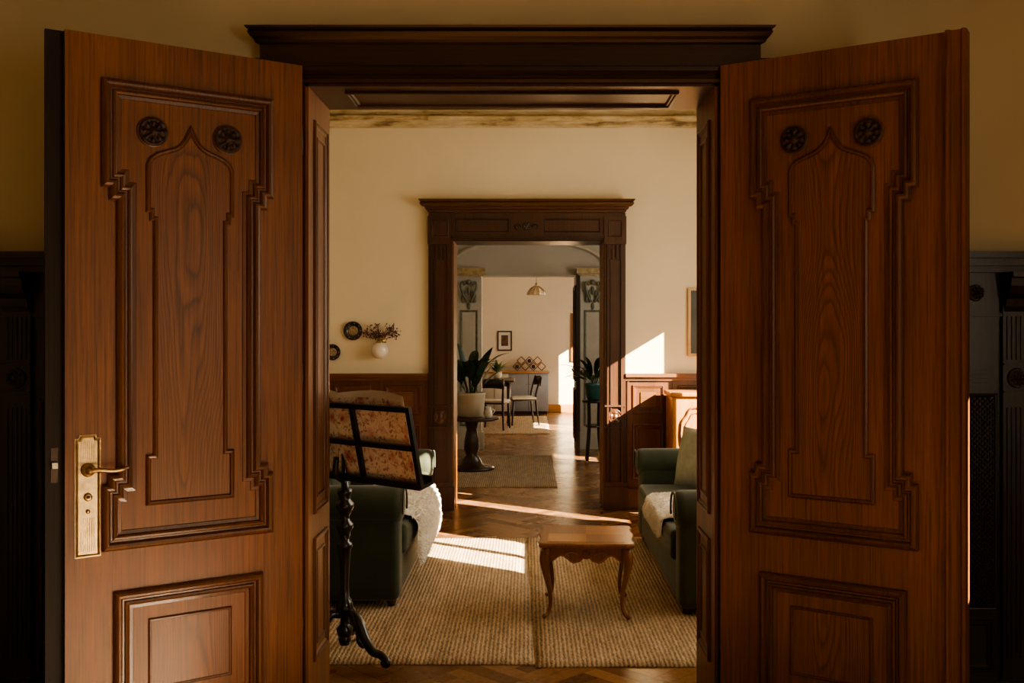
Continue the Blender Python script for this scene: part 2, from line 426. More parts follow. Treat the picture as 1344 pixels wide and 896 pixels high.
# ---------------------------------------------------------------- door leaves
def leaf(name,hx,hy,d,nrm,W,left):
    def F(u,z,h): return (hx+d[0]*u+nrm[0]*h, hy+d[1]*u+nrm[1]*h, z)
    H=2.585; b=B(name); uc=.43
    pc=F(uc,0,0); M_plaque=plaque_wood('door_panel_veneer',sc(DOORC,.98),pc[0],pc[1],d[0],d[1])
    b.fbox(F,0,W,.01,H,-.05,-.0,M_door)
    outer=[(uc-.305,.773),(uc+.305,.773),(uc+.305,1.0),(uc+.285,1.0),(uc+.285,1.035),(uc+.255,1.035),
           (uc+.255,2.01),(uc+.28,2.01),(uc+.28,2.055),(uc+.305,2.055),(uc+.305,2.43),(uc-.305,2.43),
           (uc-.305,2.055),(uc-.28,2.055),(uc-.28,2.01),(uc-.255,2.01),(uc-.255,1.035),(uc-.285,1.035),(uc-.285,1.0),(uc-.305,1.0)]
    b.sweep(outer,P_DOOR,F,M_mould)
    half=[(.145,.93),(.145,1.085),(.120,1.085),(.120,1.955),(.132,1.955),(.132,1.985),(.145,1.985),(.145,2.14),(.137,2.160),(.118,2.176),(.092,2.187),(.066,2.196),(.045,2.206),(.028,2.220),(.013,2.240),(0,2.268)]
    pl=[(uc+x,z) for x,z in half]+[(uc-x,z) for x,z in half[-2::-1]]
    b.poly(pl,0,.004,F,M_plaque)
    b.sweep(pl,[(-.014,0),(-.014,.007),(-.008,.012),(-.001,.010),(.003,.004)],F,M_mould)
    for s in (-1,1):
        b.rosette(F,uc+s*.135,2.262,.052,M_carv,.022)
        b.sweep([(uc+s*.135+.056*math.cos(t*math.pi/12),2.262+.056*math.sin(t*math.pi/12)) for t in range(24)],[(0,0),(0,.006),(.005,.008),(.009,0)],F,M_mould)
    lo=rect(uc-.265,uc+.265,.14,.617)
    b.sweep(lo,P_DOOR,F,M_mould); b.sweep(rect(uc-.15,uc+.15,.25,.508),P_SM,F,M_mould)
    b.poly(rect(uc-.14,uc+.14,.26,.498),0,.004,F,M_plaque)
    if left:
        b.fbox(F,W,W+.058,.01,H,-.05,-.028,M_edge)
        b.fbox(F,W+.018,W+.040,1.02,1.14,-.028,-.026,M_iron)
        b.fbox(F,W+.020,W+.038,1.07,1.09,-.028,-.012,M_steel)
    else:
        hp=[(0,.0),(0,.018),(.006,.024),(.014,.024),(.02,.012),(.05,.010),(.056,.020),(.066,.020),(.07,0)]
        vs=[F(W-.07+o,z,h) for z in (.01,H) for o,h in hp]; k=len(hp)
        b.add(vs,[(i,i+1,k+i+1,k+i) for i in range(k-1)]+[tuple(range(k)),tuple(range(k,2*k))],M_door)
    G=lambda u,z,h:F(u,z,-.05-h)
    b.sweep(rect(uc-.3,uc+.3,.773,2.43),P_BIG,G,M_mould)
    b.sweep(rect(uc-.265,uc+.265,.14,.617),P_BIG,G,M_mould)
    if left:
        c=.783; z0,z1=.755,1.182
        def plate(hw,a,t):
            e=.012
            return [(c-hw,a),(c+hw,a),(c+hw,t-e),(c+hw-e,t-e),(c+hw-e*1.3,t),(c-hw+e*1.3,t),(c-hw+e,t-e),(c-hw,t-e)]
        b.poly(plate(.042,z0,z1),0,.004,F,M_brass)
        b.sweep(plate(.040,z0+.002,z1-.002),[(0,.004),(.001,.008),(.004,.009),(.008,.006),(.009,.004)],F,M_brass)
        for i in range(-3,4): b.fbox(F,c+i*.007-.0015,c+i*.007+.0015,z0+.02,z1-.29,.004,.0065,M_brass)
        for i in range(-3,4): b.fbox(F,c+i*.007-.0015,c+i*.007+.0015,z1-.085,z1-.02,.004,.0065,M_brass)
        hz=1.06
        lf=lambda r0:(lambda x,y,z:F(c+x,hz+y,z))
        b.lathe([(.024,.004),(.024,.010),(.018,.013),(.012,.016),(.010,.045),(.012,.050),(.0001,.052)],None,M_brass,20,F=lf(0))
        P=[F(c,hz,.043),F(c-.03,hz+.002,.047),F(c-.075,hz-.004,.048),F(c-.110,hz-.001,.044),F(c-.128,hz+.003,.036)]
        b.tube(P,[.009,.0085,.007,.008,.006],M_brass,10)
        for zz,r in ((.965,.014),(.915,.007)):
            b.lathe([(r,.004),(r,.009),(r*.6,.011),(.0001,.011)],None,M_brass,16,F=lambda x,y,z,zz=zz:F(c+x,zz+y,z))
        b.lathe([(.006,.011),(.006,.0125),(.0001,.0125)],None,M_black,12,F=lambda x,y,z:F(c+x,.965+y,z))
    for z in (.35,1.35,2.3): b.tube([F(-.004,z-.06,-.02),F(-.004,z+.06,-.02)],.007,M_iron,10,1)
    return b.done()
def nv(x,y): l=math.hypot(x,y); return (x/l,y/l)
dl=nv(-.711,-.476); leaf('door_1',-.886,3.91,dl,(.556,-.831),.856,True)
dr=nv(.755,-.48); leaf('door_2',.756,3.91,dr,(-.537,-.844),.897,False)

# ---------------------------------------------------------------- hall dark panelling
def hallpanel(name,x0,x1,mir):
    b=B(name); F=XZ(Y1)
    b.fbox(F,x0,x1,0,1.80,0,.02,M_black)
    b.fbox(F,x0,x1,1.83,1.855,0,.09,M_black); b.fbox(F,x0,x1,1.80,1.83,0,.07,M_black); b.fbox(F,x0,x1,1.775,1.80,0,.05,M_black)
    b.fbox(F,x0,x1,0,.16,0,.05,M_black)
    s=-1 if mir else 1
    G=lambda a,z,h:(s*a,Y1-.02-h,z)
    for k in range(2):
        o=.42*k
        pc=1.935+o+ (.09 if mir else 0)
        b.fbox(G,pc-.055,pc+.055,.16,1.775,0,.02,M_black)
        H=lambda a,z,h:G(a,z,h+.02)
        for i in range(5): b.fbox(H,pc-.04+i*.018,pc-.031+i*.018,1.43,1.60,0,.006,M_black)
        b.fbox(H,pc-.055,pc+.055,1.30,1.305,0,.012,M_black); b.fbox(H,pc-.055,pc+.055,1.41,1.415,0,.012,M_black)
        b.rosette(H,pc,1.357,.040,M_black,.02)
        for i in range(5): b.fbox(H,pc-.04+i*.018,pc-.031+i*.018,.25,1.24,0,.006,M_black)
        pts=[(0,1.775),(.075,1.775),(.075,1.755),(.06,1.75),(.055,1.72),(.04,1.69),(.02,1.67),(.012,1.64),(0,1.62)]
        vs=[];fs=[]
        for a in (pc-.05,pc+.05):
            for (h,z) in pts: vs.append(H(a,z,h))
        kk=len(pts); fs=[(i,(i+1)%kk,kk+(i+1)%kk,kk+i) for i in range(kk)]+[tuple(range(kk)),tuple(range(kk,2*kk))]
        b.add(vs,fs,M_black)
        a0,a1=pc-.365,pc-.055
        b.fbox(G,a0,a1,1.60,1.615,0,.015,M_black)
        b.rosette(G,a1-.10,1.695,.034,M_black,.02); b.rosette(G,a0+.08,1.695,.034,M_black,.02)
        for i in range(4): b.fbox(G,a0+.02,a1-.05,1.33+i*.017,1.338+i*.017,0,.008,M_black)
        if not mir:
            r0,r1,q0,q1=a0+.02,a1-.03,.45,1.28
            b.sweep(rect(r0-.015,r1+.015,q0-.015,q1+.015),P_SM,G,M_black)
            st=.021
            for sg in (1,-1):
                c=-2.0
                while c<2.5:
                    t0,t1=0,r1-r0
                    za=q0+c; 
                    if sg==1: lo=max(t0,q0-za); hi=min(t1,q1-za)
                    else: lo=max(t0,za-q1); hi=min(t1,za-q0)
                    if hi-lo>.005:
                        A=(r0+lo,za+sg*lo); C=(r0+hi,za+sg*hi); w=.003
                        vs=[G(A[0]-w,A[1]+w*sg,.004),G(A[0]+w,A[1]-w*sg,.004),G(C[0]+w,C[1]-w*sg,.004),G(C[0]-w,C[1]+w*sg,.004),
                            G(A[0]-w*.4,A[1]+w*.4*sg,.010),G(A[0]+w*.4,A[1]-w*.4*sg,.010),G(C[0]+w*.4,C[1]-w*.4*sg,.010),G(C[0]-w*.4,C[1]+w*.4*sg,.010)]
                        b.add(vs,[(4,5,6,7),(0,1,5,4),(1,2,6,5),(2,3,7,6),(3,0,4,7)],M_carv)
                    c+=st
        else:
            b.sweep(rect(a0+.03,a1-.03,.3,1.27),P_BIG,G,M_black)
        b.sweep(rect(a0+.03,a1-.03,.19,.40),P_MED,G,M_black)
    b.done()
hallpanel('trim_hall_panelling_left',-3.0,-1.11,True)
hallpanel('trim_hall_panelling_right',.98,3.0,False)

# ---------------------------------------------------------------- parlour: cornice, wainscot, far casing
b=B('trim_parlour_cornice'); 
prof=[(3.29,0),(3.29,.02),(3.305,.03),(3.32,.03),(3.335,.05),(3.345,.09),(3.36,.10),(3.375,.10),(3.38,.06),(3.40,.07),(3.43,.13),(3.44,.18),(3.455,.19),(3.47,.19),(3.475,.22),(3.50,.26),(3.52,.28)]
for (F,a0,a1) in ((XZ(Y2),-2.6,2.4),(YZ(-2.6),Y1b,Y2),(YZ(2.4,-1),Y1b,Y2)):
    k=len(prof); vs=[F(a,z,h) for a in (a0,a1) for z,h in prof]
    b.add(vs,[(i,i+1,k+i+1,k+i) for i in range(k-1)],M_corn)
b.fbox(XZ(Y2),-.85,1.55,3.325,3.362,.09,.125,M_corn)
b.done()
def wainscot(name,F,a0,a1,h=1.17,np=2):
    b=B(name)
    b.fbox(F,a0,a1,0,h-.03,0,.025,M_wains); b.fbox(F,a0,a1,h-.03,h,0,.07,M_wainh); b.fbox(F,a0,a1,h-.06,h-.03,0,.045,M_wainh)
    b.fbox(F,a0,a1,0,.18,0,.045,M_wains)
    w=(a1-a0)/np; G=lambda a,z,hh:F(a,z,hh+.025)
    for i in range(np):
        x0=a0+i*w+.06; x1=a0+(i+1)*w-.06
        b.sweep(rect(x0,x1,.26,.74),P_BIG,G,M_wains); b.sweep(rect(x0,x1,.82,1.07),P_MED,G,M_wains)
        b.poly(rect(x0+.07,x1-.07,.88,1.01),0,.008,G,M_wainh); b.poly(rect(x0+.09,x1-.09,.35,.65),0,.008,G,M_wains)
        b.fbox(G,x0-.045,x0-.03,.2,1.1,0,.01,M_wains)
    b.done()
wainscot('baseboard_parlour_back_left',XZ(Y2),-2.6,-.86,np=4)
wainscot('baseboard_parlour_back_right',XZ(Y2),.84,2.4,np=4)
wainscot('baseboard_parlour_left',YZ(-2.6),Y1b,Y2-.08,np=6)

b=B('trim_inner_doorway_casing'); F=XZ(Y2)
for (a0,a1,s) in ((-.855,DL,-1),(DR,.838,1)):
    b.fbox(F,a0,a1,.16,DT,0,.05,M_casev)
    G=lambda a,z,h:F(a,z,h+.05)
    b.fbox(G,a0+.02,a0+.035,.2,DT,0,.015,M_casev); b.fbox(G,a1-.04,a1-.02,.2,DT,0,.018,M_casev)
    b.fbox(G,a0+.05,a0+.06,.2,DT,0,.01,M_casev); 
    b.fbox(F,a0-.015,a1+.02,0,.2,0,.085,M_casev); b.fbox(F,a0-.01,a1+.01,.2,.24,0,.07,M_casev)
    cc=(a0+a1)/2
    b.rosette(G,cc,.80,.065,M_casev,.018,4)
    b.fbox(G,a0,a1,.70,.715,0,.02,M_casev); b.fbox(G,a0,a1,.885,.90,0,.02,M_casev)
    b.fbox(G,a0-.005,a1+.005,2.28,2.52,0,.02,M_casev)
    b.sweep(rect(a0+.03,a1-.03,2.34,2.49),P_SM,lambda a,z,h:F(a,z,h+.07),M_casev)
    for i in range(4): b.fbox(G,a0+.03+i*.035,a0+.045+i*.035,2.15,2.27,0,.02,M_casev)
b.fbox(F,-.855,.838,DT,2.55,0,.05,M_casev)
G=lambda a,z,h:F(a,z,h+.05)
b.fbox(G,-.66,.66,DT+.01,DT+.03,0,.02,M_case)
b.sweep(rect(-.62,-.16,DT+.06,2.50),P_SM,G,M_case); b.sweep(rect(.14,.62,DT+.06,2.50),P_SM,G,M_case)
b.rosette(G,-.01,2.435,.035,M_case,.012,6)
for s in (-1,1):
    b.tube([G(-.01+s*.04,2.43,.008),G(-.01+s*.07,2.45,.010),G(-.01+s*.10,2.43,.010),G(-.01+s*.08,2.41,.008)],.007,M_case,6)
header(b,F,-.845,.825,[(2.55,.05),(2.555,.065),(2.57,.07),(2.58,.085),(2.595,.09),(2.60,.11),(2.615,.125),(2.63,.13),(2.635,.12),(2.65,.135),(2.66,.14),(2.662,0)],M_capw)
for (x0,s) in ((DL,1),(DR,-1)): b.fbox(YZ(x0,s),Y2-.03,Y2b+.03,0,DT,0,.012,M_door)
b.box(DL,DR,Y2-.03,Y2b+.03,DT-.012,DT,M_case)
b.done()

def plate(x,z,r,nm='wall_plate'):
    b=B(nm)
    F=lambda a,c,h:(x+a,Y2-.002-h,z+c)
    b.lathe([(.0001,.012),(r*.55,.012),(r*.62,.018),(r*.97,.030),(r,.028),(r*.9,.014),(r*.5,0),(.0001,0)],None,M_plate,32,F=F)
    b.rosette(lambda a,c,h:(x+a,Y2-.015-h,z+c),0,0,r*.5,M_platem,.004,5)
    for k in range(9):
        t=k*math.pi/4.5; b.ball((x+r*.78*math.cos(t),Y2-.027,z+r*.78*math.sin(t)),.004,M_platem)
    b.done()
plate(-1.507,1.537,.082); plate(-1.684,1.353,.07)
b=B('globe_wall_sconce'); cx,cz=-1.263,1.37
b.lathe([(.04,0),(.04,.012),(.02,.02),(.012,.03)],None,M_brass,16,F=lambda a,c,h:(cx+a,Y2-h,cz+.08+c))
b.tube([(cx,Y2-.02,cz+.08),(cx,Y2-.07,cz+.095),(cx,Y2-.10,cz+.075)],.008,M_brass,8)
b.lathe([(.035,.06),(.035,.075),(.02,.08)],(cx,Y2-.10,cz),M_brass,16); b.ball((cx,Y2-.10,cz),.074,M_white,seg=24,rings=16); b.done()
b=B('dried_flower_bunch')
for i in range(44):
    t=U(-.95,1.0); e=Vector((cx+t*.15+.01,Y2-.05-U(0,.08),cz+.115+U(.0,.11)-abs(t)*.02))
    b.tube([(cx-.06,Y2-.03,cz+.10),(cx+t*.06,Y2-.05,cz+.13),e],.0025,M_stem,4,2)
    for k in range(6): b.ball((e.x+U(-.022,.022),e.y+U(-.02,.02),e.z+U(-.02,.02)),U(.003,.008),M_dried,seg=6,rings=4)
b.done()
b=B('framed_picture'); F=XZ(Y2-.002)
b.sweep(rect(1.38,1.90,1.32,1.905),[(0,0),(0,.03),(.022,.03),(.022,.012)],F,M_frl); b.poly(rect(1.40,1.88,1.34,1.885),.0,.014,F,M_art)
b.done()

# ---------------------------------------------------------------- rugs
def rug(name,x0,x1,y0,y1,m,t=.014,wav=.012,sk=0):
    b=B(name); nx,ny=24,36; vs=[];fs=[]
    for j in range(ny+1):
        for i in range(nx+1):
            u=i/nx;v=j/ny
            x=x0+(x1-x0)*u+(noise.noise(Vector((v*6,x0,1)))*wav if i in(0,nx) else 0)+sk*v
            y=y0+(y1-y0)*v+(noise.noise(Vector((u*5,y0,3)))*wav*1.4 if j in (0,ny) else 0)
            e=min(i,nx-i,j,ny-j); z=t*(.45 if e==0 else 1)
            vs.append((x,y,z))
    for j in range(ny):
        for i in range(nx): a=j*(nx+1)+i; fs.append((a,a+1,a+nx+2,a+nx+1))
    edge=[i for i in range(nx+1)]+[j*(nx+1)+nx for j in range(1,ny+1)]+[ny*(nx+1)+i for i in range(nx-1,-1,-1)]+[j*(nx+1) for j in range(ny-1,0,-1)]
    o=len(vs)
    for e in edge: vs.append((vs[e][0],vs[e][1],.001))
    for k in range(len(edge)):
        k2=(k+1)%len(edge); fs.append((edge[k],edge[k2],o+k2,o+k))
    b.add(vs,fs,m,True); b.done()
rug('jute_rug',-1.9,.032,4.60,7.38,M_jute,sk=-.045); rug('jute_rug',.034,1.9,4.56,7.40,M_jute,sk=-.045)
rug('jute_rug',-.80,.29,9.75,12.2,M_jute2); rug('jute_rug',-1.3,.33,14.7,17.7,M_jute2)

# ---------------------------------------------------------------- sofas
def fleece(b,pts,y0,y1,m,n=2600,L=.035,th=.012,pf=.035):
    P=[Vector((x,0,z)) for x,z in pts]
    def at(t):
        f=t*(len(P)-1); i=min(int(f),len(P)-2); q=f-i; return P[i].lerp(P[i+1],q),(P[i+1]-P[i]).normalized()
    ny,nt=22,30; vs=[];fs=[]
    def S(t,v,extra=0):
        p,d=at(t); p2,d2=at(min(1,t+.06)); p1,d1=at(max(0,t-.06)); d=(d+d1+d2).normalized()
        nrm=Vector((-d.z,0,d.x)); 
        if nrm.z<-.2 or (abs(nrm.z)<=.2 and nrm.x*FS<0): nrm=-nrm
        mid=(y0+y1)/2; hw=(y1-y0)/2
        w=hw*(1-.18*noise.noise(Vector((t*4,v*1.5,y0)))-.15*(abs(t-.5)*2)**3)
        y=mid+(v*2-1)*w
        edge=min(1,6*min(t,1-t,v,1-v))**.5
        h=th+pf*edge*(1+.6*noise.noise(Vector((p.x*14,y*14,p.z*14))))
        q=p+nrm*(h+extra); q.y=y; return q,nrm
    for i in range(nt+1):
        for j in range(ny+1): vs.append(S(i/nt,j/ny)[0])
    for i in range(nt):
        for j in range(ny): a=i*(ny+1)+j; fs.append((a,a+1,a+ny+2,a+ny+1))
    b.add(vs,fs,m,True)
    vs=[];fs=[]
    for k in range(n):
        tt,vv=U(0,1),U(0,1)
        p,nn=S(tt,vv,-.004)
        cl=Vector((noise.noise(p*18),noise.noise(p*18+Vector((9,0,0))),noise.noise(p*18+Vector((0,9,0)))-.3))
        dd=(nn*1.0+cl*1.2+Vector((U(-1,1),U(-1,1),U(-1,1)))*.25).normalized()
        sd=dd.orthogonal().normalized(); sd=sd*math.cos(k)+dd.cross(sd)*math.sin(k)
        o=len(vs); l=U(.6,1.1)*L
        vs+= [p-sd*.0022,p+sd*.0022,p+dd*l*.6+sd*.0022+Vector((0,0,-.002)),p+dd*l+Vector((0,0,-.006))]
        fs.append((o,o+1,o+2,o+3))
    b.add(vs,fs,m,False)
FS=1
def sofa(xf,xb,y0,y1,name):
    s=1 if xf>xb else -1
    b=B(name)
    X=lambda a:xf-s*a
    def rb(a0,a1,yy0,yy1,z0,z1,r,m,**k):
        p,q=sorted((X(a0),X(a1))); b.rbox(p,q,yy0,yy1,z0,z1,r,m,**k)
    D=abs(xf-xb); A=.20
    rb(.03,D,y0+.03,y1-.03,.05,.30,.03,M_velvet)
    n=2; L=(y1-y0-2*A)/n
    for i in range(n): rb(-.0,D-.22,y0+A+i*L+.004,y0+A+(i+1)*L-.004,.27,.44,.05,M_velvet2,puff=.018)
    for i in range(n): rb(D-.36,D-.12,y0+A+i*L+.004,y0+A+(i+1)*L-.004,.42,.72,.06,M_velvet2,puff=.03)
    rb(D-.18,D,y0+.02,y1-.02,.08,.70,.06,M_velvet)
    for (ya,yb,o) in ((y0,y0+A,-1),(y1-A,y1,1)):
        rb(0.02,D-.02,ya+.01,yb-.01,.05,.60,.04,M_velvet)
        cy=(ya+yb)/2+o*.015
        xs0,xs1=sorted((X(-.0),X(D-.03)))
        F=lambda x,y,z:(xs0+z,cy+x*1.05,.578+y*.92)
        R_=.112; LL=xs1-xs0
        b.lathe([(.0001,0),(R_*.55,.001),(R_*.8,.006),(R_*.95,.02),(R_,.05),(R_,LL-.05),(R_*.95,LL-.02),(R_*.8,LL-.006),(R_*.5,LL),(.0001,LL)],None,M_velvet,28,F=F)
        fx=X(-.004)
        b.tube([(fx,cy+R_*.86*math.cos(t),.578+R_*.8*math.sin(t)) for t in [math.pi*(-.15+1.3*i/14) for i in range(15)]],.006,M_velvet2,6,1)
    for a in (.07,D-.07):
        for y in (y0+.08,y1-.08): b.lathe([(.022,0.0155),(.03,.045),(.03,.07)],(X(a),y,0),M_tabledark,12)
    b.done()
sofa(-.69,-1.62,5.46,7.32,'green_sofa')
sofa(.79,1.72,5.30,7.36,'green_sofa')
b=B('sheepskin_throw'); FS=1
fleece(b,[(-1.05,.47),(-.85,.475),(-.74,.475),(-.685,.455),(-.655,.40),(-.65,.30),(-.65,.17)],5.80,6.92,M_fleece,26000,.026); b.done()
b=B('sheepskin_throw'); FS=-1
fleece(b,[(.775,.34),(.775,.40),(.79,.445),(.84,.463),(.95,.465),(1.10,.465)][::-1],5.75,6.55,M_fleeceg,14000,.020,.006,.018); b.done()
b=B('scatter_cushion')
Mx=Matrix.Translation((1.19,6.86,.66))@Matrix.Rotation(math.radians(38),4,'Z')@Matrix.Rotation(math.radians(14),4,'Y')
def cushT(v): return Mx@v
bm=bmesh.new(); bmesh.ops.create_grid(bm,x_segments=16,y_segments=16,size=1)
vs=[];fs=[]
for sgn in (1,-1):
    o=len(vs)
    for v in bm.verts:
        x,y=v.co.x,v.co.y; th=.075*(max(0,(1-x*x)*(1-y*y)))**.45
        k=1-.06*(1-abs(x)**2)*(abs(y)**4)-.06*(1-abs(y)**2)*abs(x)**4
        vs.append(cushT(Vector((sgn*th,x*.21*k,y*.21*k))))
    bm.verts.index_update(); fs+=[[q.index+o for q in f.verts] for f in bm.faces]
bm.free(); b.add(vs,fs,M_cush,True); b.done()

# ---------------------------------------------------------------- cabriole side table
b=B('cabriole_side_table'); T=Matrix.Translation((.32,5.49,.001))@Matrix.Rotation(math.radians(-3),4,'Z')
def TF(a,c,h): return T@Vector((a,c,h))
h=.245; top=[]
N=14
for sidei in range(4):
    for i in range(N):
        t=-1+2*i/N; x=t*h; y=-h-.006*math.cos(t*math.pi*2)-.004
        if abs(t)>.9: y+=.01
        a=sidei*math.pi/2; top.append((x*math.cos(a)-y*math.sin(a),x*math.sin(a)+y*math.cos(a)))
b.poly(top,.395,.402,TF,M_leg); 
b.sweep(top,[(.004,.395),(-.004,.400),(-.008,.408),(-.006,.416),(0,.420),(.006,.421)],TF,M_leg)
b.poly([(x*.985,y*.985) for x,y in top],.402,.4205,TF,M_goldd)
q=.205
for (i,j,m) in ((0,0,M_gold),(1,0,M_goldd),(0,1,M_goldd),(1,1,M_gold)):
    b.poly(rect(-q+i*q,-q+(i+1)*q,-q+j*q,-q+(j+1)*q),.4205,.4215,TF,m)
for sidei in range(4):
    a=sidei*math.pi/2; pts=[]
    for i in range(25):
        t=-1+2*i/24; pts.append((t*.20,.328+.024*math.cos(t*math.pi*3)*(1-.3*abs(t))-.012*(abs(t)<.2)))
    pts+=[(.20,.397),(-.20,.397)]
    def AF(u,z,hh,a=a):
        x=u;y=-.212+hh; return TF(x*math.cos(a)-y*math.sin(a),x*math.sin(a)+y*math.cos(a),z)
    b.poly(pts,-.004,.014,AF,M_leg)
    b.tube([AF(p[0]*.97,p[1]+.006,-.006) for p in pts[:25]],.0035,M_gold,6,1)
    b.rosette(lambda u,z,hh,AF=AF:AF(u,z,-.004-hh),0,.355,.024,M_goldd,.012,5)
    for s in (-1,1):
        b.tube([AF(s*.04,.355,-.006),AF(s*.07,.368,-.008),AF(s*.11,.360,-.008),AF(s*.09,.348,-.006)],.0045,M_gold,6)
for sx in (-1,1):
    for sy in (-1,1):
        pr=[(0,.40,.022),(.016,.365,.029),(.022,.32,.027),(.010,.25,.018),(-.012,.17,.0135),(-.020,.10,.011),(-.010,.052,.0105),(.008,.034,.012),(.022,.030,.012)]
        b.tube([TF(sx*(.205+r*.75),sy*(.205+r*.75),z) for r,z,_ in pr],[p[2] for p in pr],M_leg,10)
        b.ball(tuple(TF(sx*.222,sy*.222,.029)),.0135,M_leg,seg=10)
        b.ball(tuple(TF(sx*.228,sy*.228,.345)),.014,M_gold,(1,1,1.8),seg=10)
b.done()

# ---------------------------------------------------------------- music stand with book
b=B('music_stand'); px,py=-.858,4.66
prof=[(.012,.10),(.03,.12),(.035,.15),(.02,.17),(.018,.20),(.03,.22),(.038,.25),(.03,.28),(.019,.30),(.018,.36),(.021,.44),(.026,.52),(.032,.535),(.032,.55),(.020,.56),(.024,.60),(.036,.625),(.036,.64),(.022,.66),(.020,.68),(.030,.70),(.038,.72),(.038,.735),(.026,.75),(.024,.77),(.031,.785),(.031,.80),(.016,.81),(.0145,.85),(.0145,1.02)]
b.lathe([(r*1.12,z) for r,z in prof],(px,py,0),M_blkmetal,20)
b.lathe([(.0001,.07),(.022,.075),(.03,.10),(.025,.13)],(px,py,0),M_blkmetal,16)
for a in (-38,82,202):
    t=math.radians(a); c,s_=math.cos(t),math.sin(t)
    pts=[(.02,.215),(.06,.225),(.10,.185),(.14,.125),(.19,.08),(.24,.075),(.275,.06),(.285,.042),(.262,.036),(.25,.049)]
    b.tube([(px+c*r,py+s_*r,z) for r,z in pts],[.018,.024,.028,.024,.020,.019,.018,.016,.014,.009],M_blkmetal,8)
    pts=[(.10,.165),(.09,.115),(.12,.09),(.15,.105),(.14,.125)]
    b.tube([(px+c*r,py+s_*r,z) for r,z in pts],.010,M_blkmetal,6)
th=math.radians(38); ax=Vector((math.cos(th),-math.sin(th),0)); nh=Vector((-math.sin(th),-math.cos(th),0))
upv=(Vector((0,0,.35))+nh*.08).normalized(); nf=ax.cross(upv); 
if nf.dot(Vector((0,-1,0)))<0: nf=-nf
O=Vector((px,py,.868))
SF=lambda a,c,h:tuple(O+ax*a+upv*c+nf*h)
hw=.50; Hh=.345; w=.024
for c in (0,.17,Hh): b.fbox(SF,-hw,hw,c-w/2,c+w/2,0,.016,M_blkmetal)
for a in (-hw,-.17,.14,hw): b.fbox(SF,a-w/2,a+w/2,-w/2,Hh+w/2,-.001,.017,M_blkmetal)
b.fbox(SF,-hw,hw,-.02,-.005,-.07,.016,M_blkmetal); b.fbox(SF,-hw,hw,-.02,.02,-.075,-.065,M_blkmetal)
b.tube([SF(0,.10,.03),SF(0,.02,.05),(px,py,.84)],.014,M_blkmetal,8)
b.done()
b=B('open_floral_book')
def sheet(a0,a1,c0,c1,off,m,curl=.02):
    vs=[];fs=[];n=14
    for i in range(n+1):
        u=i/n;a=a0+(a1-a0)*u
        for j in range(7):
            v=j/6; cc=c0+(c1-c0)*v+.008*math.sin(u*math.pi)*v
            vs.append(SF(a,cc,-.004-off-curl*math.sin(u*math.pi)*(.4+.6*v)))
    for i in range(n):
        for j in range(6): q=i*7+j; fs.append((q,q+1,q+8,q+7))
    b.add(vs,fs,m,True)
for k in range(6):
    m_=M_floral if k==0 else M_page
    sheet(.02,.46-.004*k,.0,.372+.004*k,.002+.005*k,m_,.02+.004*k)
    sheet(-.44+.004*k,.02,.0,.372+.004*k,.002+.005*k,m_,.02+.004*k)
b.done()

# ---------------------------------------------------------------- bureau
b=B('writing_bureau'); x0,x1,yf,yb=1.18,1.95,8.12,8.52
b.rbox(x0,x1,yf,yb,.30,1.0,.012,M_bureau,2)
b.rbox(x0-.02,x1+.02,yf-.03,yb,1.0,1.035,.010,M_bureau,3)
b.rbox(x0-.012,x1+.012,yf-.015,yb,.28,.32,.008,M_bureau,2)
F=XZ(yf)
for c in ((x0+.195),(x1-.195)):
    pts=[]
    for i in range(32):
        t=2*math.pi*i/32; r=1+.10*math.cos(4*t)
        pts.append((c+.125*r*math.copysign(abs(math.cos(t))**.6,math.cos(t)),.70+.20*r*math.copysign(abs(math.sin(t))**.6,math.sin(t))))
    b.sweep(pts,[(0,0),(0,.012),(.008,.018),(.016,.010),(.02,0)],F,M_leg)
    b.sweep([(c+(x-c)*.72,.70+(z-.70)*.78) for x,z in pts],[(0,0),(0,.006),(.006,.009),(.010,0)],F,M_leg)
    b.rosette(F,c,.70,.03,M_leg,.015,5)
b.fbox(F,(x0+x1)/2-.006,(x0+x1)/2+.006,.33,.99,0,.008,M_leg)
for x in (x0+.04,x1-.04):
    for y,s in ((yf+.04,-1),(yb-.04,0)):
        b.tube([(x,y,.31),(x,y+s*.02,.24),(x,y,.12),(x,y-.0,.05),(x,y+s*.02,.002)],[.03,.028,.017,.015,.019],M_bureau,10)
b.done()

# ---------------------------------------------------------------- passage room
b=B('trim_passage_pilasters'); F=XZ(Y3)
for (a0,a1) in ((-.93,EL+.005),(ER+.04,1.0)):
    b.fbox(F,a0,a1,0,2.24,0,.10,M_pil)
    G=lambda a,z,h:F(a,z,h+.10)
    b.fbox(F,a0-.03,a1+.03,0,.22,0,.13,M_pil)
    b.sweep(rect(a0+.05,a1-.05,.3,1.80),P_MED,G,M_pild); 
    c=(a0+a1)/2
    for s in (-1,1):
        b.tube([G(c+s*.02,1.9,.02),G(c+s*.07,2.0,.04),G(c+s*.10,2.1,.05),G(c+s*.08,2.16,.05),G(c+s*.05,2.12,.05)],.016,M_pild,8)
    for k in range(5):
        t=(k-2)*.04; b.ball(tuple(G(c+t,1.95+.05*(2-abs(k-2)),.02)),.035,M_pild,(.6,.5,1.7))
    b.ball(tuple(G(c,2.16,.03)),.035,M_pild)
    b.ball(tuple(G(c,1.85,.01)),.022,M_pild,(1,.6,2.2))
    b.fbox(F,a0-.03,a1+.03,2.24,2.27,0,.15,M_gilt); b.fbox(F,a0-.05,a1+.05,2.27,2.34,0,.18,M_gilt)
r=1.05; pts=[(.015+r*math.cos(t),2.34+ .42*math.sin(t)) for t in [math.pi*i/40 for i in range(41)]]
